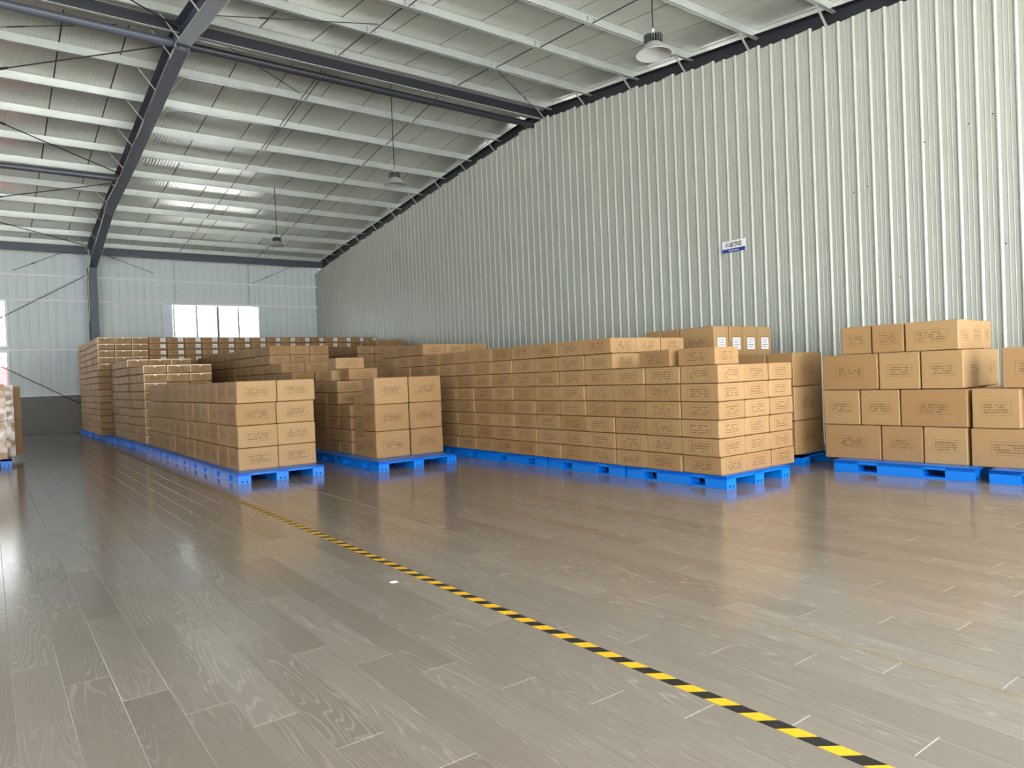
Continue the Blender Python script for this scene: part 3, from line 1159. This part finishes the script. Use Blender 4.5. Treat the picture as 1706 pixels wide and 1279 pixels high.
# middle row, stepped flat cartons
gD = 'flat cartons of the middle row'
for l in range(4):
    z0 = PH + l * LA
    for i in range(3):
        carton(5.36, 5.92, 12.24 + i * 0.565, 12.24 + (i + 1) * 0.565, z0, z0 + LA,
               'flat carton, %s layer up, %s back in the low step of the middle row' % (ORD[l + 1], ORD[i + 1]), gD)
        hidden(5.93, 6.47, 12.24 + i * 0.565, 12.24 + (i + 1) * 0.565, z0, z0 + LA)
for l in (4, 5):
    z0 = PH + l * LA
    carton(5.38, 5.94, 12.86, 13.42, z0, z0 + LA, 'flat carton, %s layer, front of the second step of middle row' % ORD[l + 1], gD)
    carton(5.38, 5.94, 13.43, 13.94, z0, z0 + LA, 'flat carton, %s layer, back of the second step of middle row' % ORD[l + 1], gD)
    hidden(5.95, 6.5, 12.86, 13.42, z0, z0 + LA)
    hidden(5.95, 6.5, 13.43, 13.94, z0, z0 + LA)
z0 = PH + 6 * LA
carton(5.70, 6.32, 13.02, 13.44, z0, z0 + LA, 'flat carton turned sideways, seventh layer of the middle row', gD)
carton(5.52, 6.10, 13.46, 13.93, z0, z0 + LA, 'flat carton behind the sideways one, seventh layer of middle row', gD)
z0 = PH + 7 * LA
carton(5.56, 6.17, 13.30, 13.75, z0, z0 + LA, 'topmost flat carton on the near steps of the middle row', gD)


def row_block(xs0, cols, wx, ya, yb, dy, levels, lh, first_cols, top_only, name, group, extra=None, base=PH):
    """block of flat cartons; the cartons on the front that show are things, others the uncounted rest"""
    n = int(round((yb - ya) / dy))
    for i in range(n):
        for l in range(levels):
            for c in range(cols):
                a = (xs0 + c * wx, xs0 + (c + 1) * wx, ya + i * dy, ya + (i + 1) * dy, base + l * lh, base + (l + 1) * lh)
                if i == 0 and (l >= levels - top_only or c in first_cols):
                    yield a, l, c
                elif i > 0 and i < n - 1 and 0 < c < cols - 1 and l < levels - 1:
                    continue
                else:
                    hidden(*a)


for a, l, c in row_block(5.40, 3, 0.53, 14.0, 15.4, 0.70, 6, LA, (), 0, '', gD):
    pass
for a, l, c in row_block(5.40, 3, 0.53, 15.4, 16.05, 0.65, 7, LA, (), 1, '', gD):
    carton(*a, 'flat carton on the seventh layer step of the middle row, %s' % SIDE[c], gD)
for a, l, c in row_block(5.40, 3, 0.56, 16.06, 17.0, 0.47, 8, LA, (), 1, '', gD):
    carton(*a, 'flat carton on the eighth layer step of the middle row, %s' % SIDE[c], gD)
for a, l, c in row_block(5.46, 3, 0.50, 17.05, 24.2, 0.596, 10, LA, (), 2, '', gD):
    carton(*a, 'flat carton on the tall rear end of the middle row, %s layer, %s' % (ORD[l + 1], SIDE[c]), gD)

# right rear row
gE = 'flat cartons of the right rear row'
for a, l, c in row_block(8.58, 3, 0.535, 18.95, 24.2, 0.6, 10, LA + 0.008, (), 3, '', gE):
    carton(*a, 'flat carton in the right rear row, %s layer, %s' % (ORD[l + 1], SIDE[c]), gE)
for a, l, c in row_block(10.75, 2, 0.55, 22.2, 23.4, 0.6, 12, LA, (), 0, '', gE):
    pass
for i in range(12):
    pass

# far left row
gG = 'flat cartons of the far left row'
GH = 0.2185
for a, l, c in row_block(3.10, 3, 0.54, 19.42, 21.34, 0.48, 9, GH, (0,), 2, '', gG):
    carton(*a, 'flat carton on the near end of far left row, %s layer, %s column' % (ORD[l + 1], SIDE[c]), gG, extra='tape')
for a, l, c in row_block(3.04, 3, 0.54, 21.42, 24.7, 0.547, 10, GH + 0.001, (), 1, '', gG):
    carton(*a, 'flat carton one step higher in the far left row, %s column' % SIDE[c], gG, extra='tape')
FH = 0.2017
NF = 15
for a, l, c in row_block(2.74, 3, 0.472, 24.8, 30.3, 0.55, NF, FH, (), 5, '', gG):
    carton(*a, 'flat carton in the tall left corner of the back row, %s layer, %s' % (ORD[l + 1], SIDE[c]), gG, extra='tape')

# back row with small white labels
gF = 'labelled flat cartons of the back row'
for k in range(15):
    x0 = 4.162 + k * 0.528
    show = 4 if k < 6 else 2
    for l in range(NF):
        z0 = PH + l * FH
        a = (x0, x0 + 0.524, 24.8, 25.35, z0, z0 + FH)
        if l >= NF - show:
            carton(*a, 'flat carton with white label, back row, %s from top, %s from left' % (ORD[NF - l], ORD[k + 1]), gF, extra='label')
        else:
            hidden(*a)

# right pile of large cartons by the ribbed wall
gR = 'large cartons by the ribbed wall'
ZR = [PH, 0.632, 1.115, 1.605, 1.985]


def rbox(a0, a1, n0, n1, lay, label, extra=None, z=None):
    z0, z1 = (ZR[lay], ZR[lay + 1]) if z is None else z
    p = rcp((a0 + a1) / 2, (n0 + n1) / 2, z0)
    if label is None:
        hidden(0, n1 - n0, 0, a1 - a0, z0, z1, TH, at=tuple(p))
    else:
        carton(0, n1 - n0, 0, a1 - a0, z0, z1, label, gR, TH, extra=extra, at=tuple(p))


rbox(0, 0.77, 0, 0.51, 0, 'wide large carton at the bottom left of the right pile')
rbox(0.775, 1.29, 0, 0.77, 0, 'large carton in the middle of the bottom layer, right pile')
rbox(1.295, 1.80, 0, 0.77, 0, 'large carton third in the bottom layer of the right pile')
rbox(1.83, 2.62, 0, 0.51, 0, 'wide large carton at the bottom by the right picture edge')
rbox(2.64, 3.15, 0, 0.77, 0, 'large carton cut off at the bottom right picture edge')
rbox(0, 0.51, -0.01, 0.76, 1, 'large carton at the left end of second layer, right pile')
rbox(0.515, 1.025, 0, 0.77, 1, 'large carton second from left in second layer, right pile')
rbox(1.03, 1.815, 0, 0.51, 1, 'wide large carton in the second layer of the right pile')
rbox(1.85, 2.36, 0, 0.77, 1, 'large carton standing apart in the second layer at right')
rbox(2.42, 3.15, 0.1, 0.61, 1, 'large carton at the right picture edge, second layer')
rbox(0, 0.765, -0.01, 0.50, 2, 'wide large carton at the left end of third layer, right pile')
rbox(0.77, 1.285, 0, 0.77, 2, 'large carton in the middle of third layer, right pile')
rbox(1.29, 1.78, 0.0, 0.86, 2, 'large carton with bright lit end face, third layer, right pile', None, (1.117, 1.605))
rbox(2.16, 2.90, 0.05, 0.60, 2, 'large carton on the third layer at the right picture edge')
rbox(0.27, 0.68, 0.02, 0.50, 3, 'smaller carton left on the top of the right pile')
rbox(0.69, 1.10, 0.0, 0.50, 3, 'smaller carton second on the top of the right pile')
rbox(1.11, 1.74, 0.0, 0.44, 3, 'longer carton third on the top of the right pile')
rbox(1.11, 1.74, 0.45, 0.90, 3, 'carton in the second row on top of the right pile')
rbox(1.11, 1.74, 0.91, 1.25, 3, 'carton nearest the ribbed wall on top of the right pile')
for lay in range(3):
    for a0 in (0.0, 0.6, 1.2):
        rbox(a0, a0 + 0.57, 0.88, 1.40, lay, None)
rbox(1.87, 2.36, 0.80, 1.3, 0, None)
rbox(1.87, 2.36, 0.80, 1.3, 1, None)

# pile behind the central stack
gH = 'large cartons behind the central stack'
ZH = [PH, 0.665, 1.172, 1.68, 2.19]
for l in range(3):
    carton(9.52, 10.30, 5.86, 6.31, ZH[l], ZH[l + 1], 'large carton in the gap right of central stack, %s of three' % ('lowest', 'middle', 'topmost')[l], gH)
    if l == 2:
        carton(9.52, 10.30, 6.33, 6.82, ZH[l], ZH[l + 1], 'large carton behind the topmost gap carton, dark side showing', gH)
    else:
        hidden(9.52, 10.30, 6.33, 6.82, ZH[l], ZH[l + 1])
    for x0, x1 in ((9.65, 10.46), (10.47, 11.28)):
        for y0, y1 in ((7.34, 8.08), (8.09, 8.86)):
            hidden(x0, x1, y0, y1, ZH[l], ZH[l + 1])
for c, (x0, x1) in enumerate(((9.65, 10.05), (10.06, 10.46), (10.465, 10.87), (10.875, 11.28))):
    carton(x0, x1, 7.35, 8.08, ZH[3], ZH[4], 'tall carton with white square label behind central stack, %s from left' % ORD[c + 1], gH, extra='big_label')
carton(9.65, 10.05, 8.09, 8.47, ZH[3], ZH[4], 'tall carton behind the first labelled carton, top of rear pile', gH)
carton(9.65, 10.05, 8.48, 8.86, ZH[3], ZH[4], 'rearmost tall carton on the top of the pile behind central stack', gH)

# film wrapped pile at the left edge
gW = 'film wrapped cartons at the left edge'
for l, (z0, z1) in enumerate(((PH, 0.96), (0.965, 1.76))):
    s = ('lower', 'upper')[l]
    carton(-0.45, 0.30, 18.38, 19.0, z0, z1, 'big film wrapped carton at the left picture edge, %s front' % s, gW, extra='film')
    carton(-0.33, 0.45, 19.05, 19.6, z0, z1 - 0.03 * l, 'big film wrapped carton at the left edge, %s middle' % s, gW, extra='film')
    carton(-0.30, 0.61, 19.66, 20.0, z0 + (0.0), z1 - 0.05 * l, 'big carton at the back of the left edge pile, %s' % s, gW)
    hidden(-1.05, -0.48, 18.38, 19.0, z0, z1)

ro = obj('carton_rows', rest_mb, [MAT['kraft_row'], MAT['print_row']])
at = ro.data.attributes.new('carton_tone', 'FLOAT', 'FACE')
at.data.foreach_set('value', rest_tone)
tag(ro, 'countless more brown cartons stacked in the far and inner rows', 'cartons', kind='stuff')
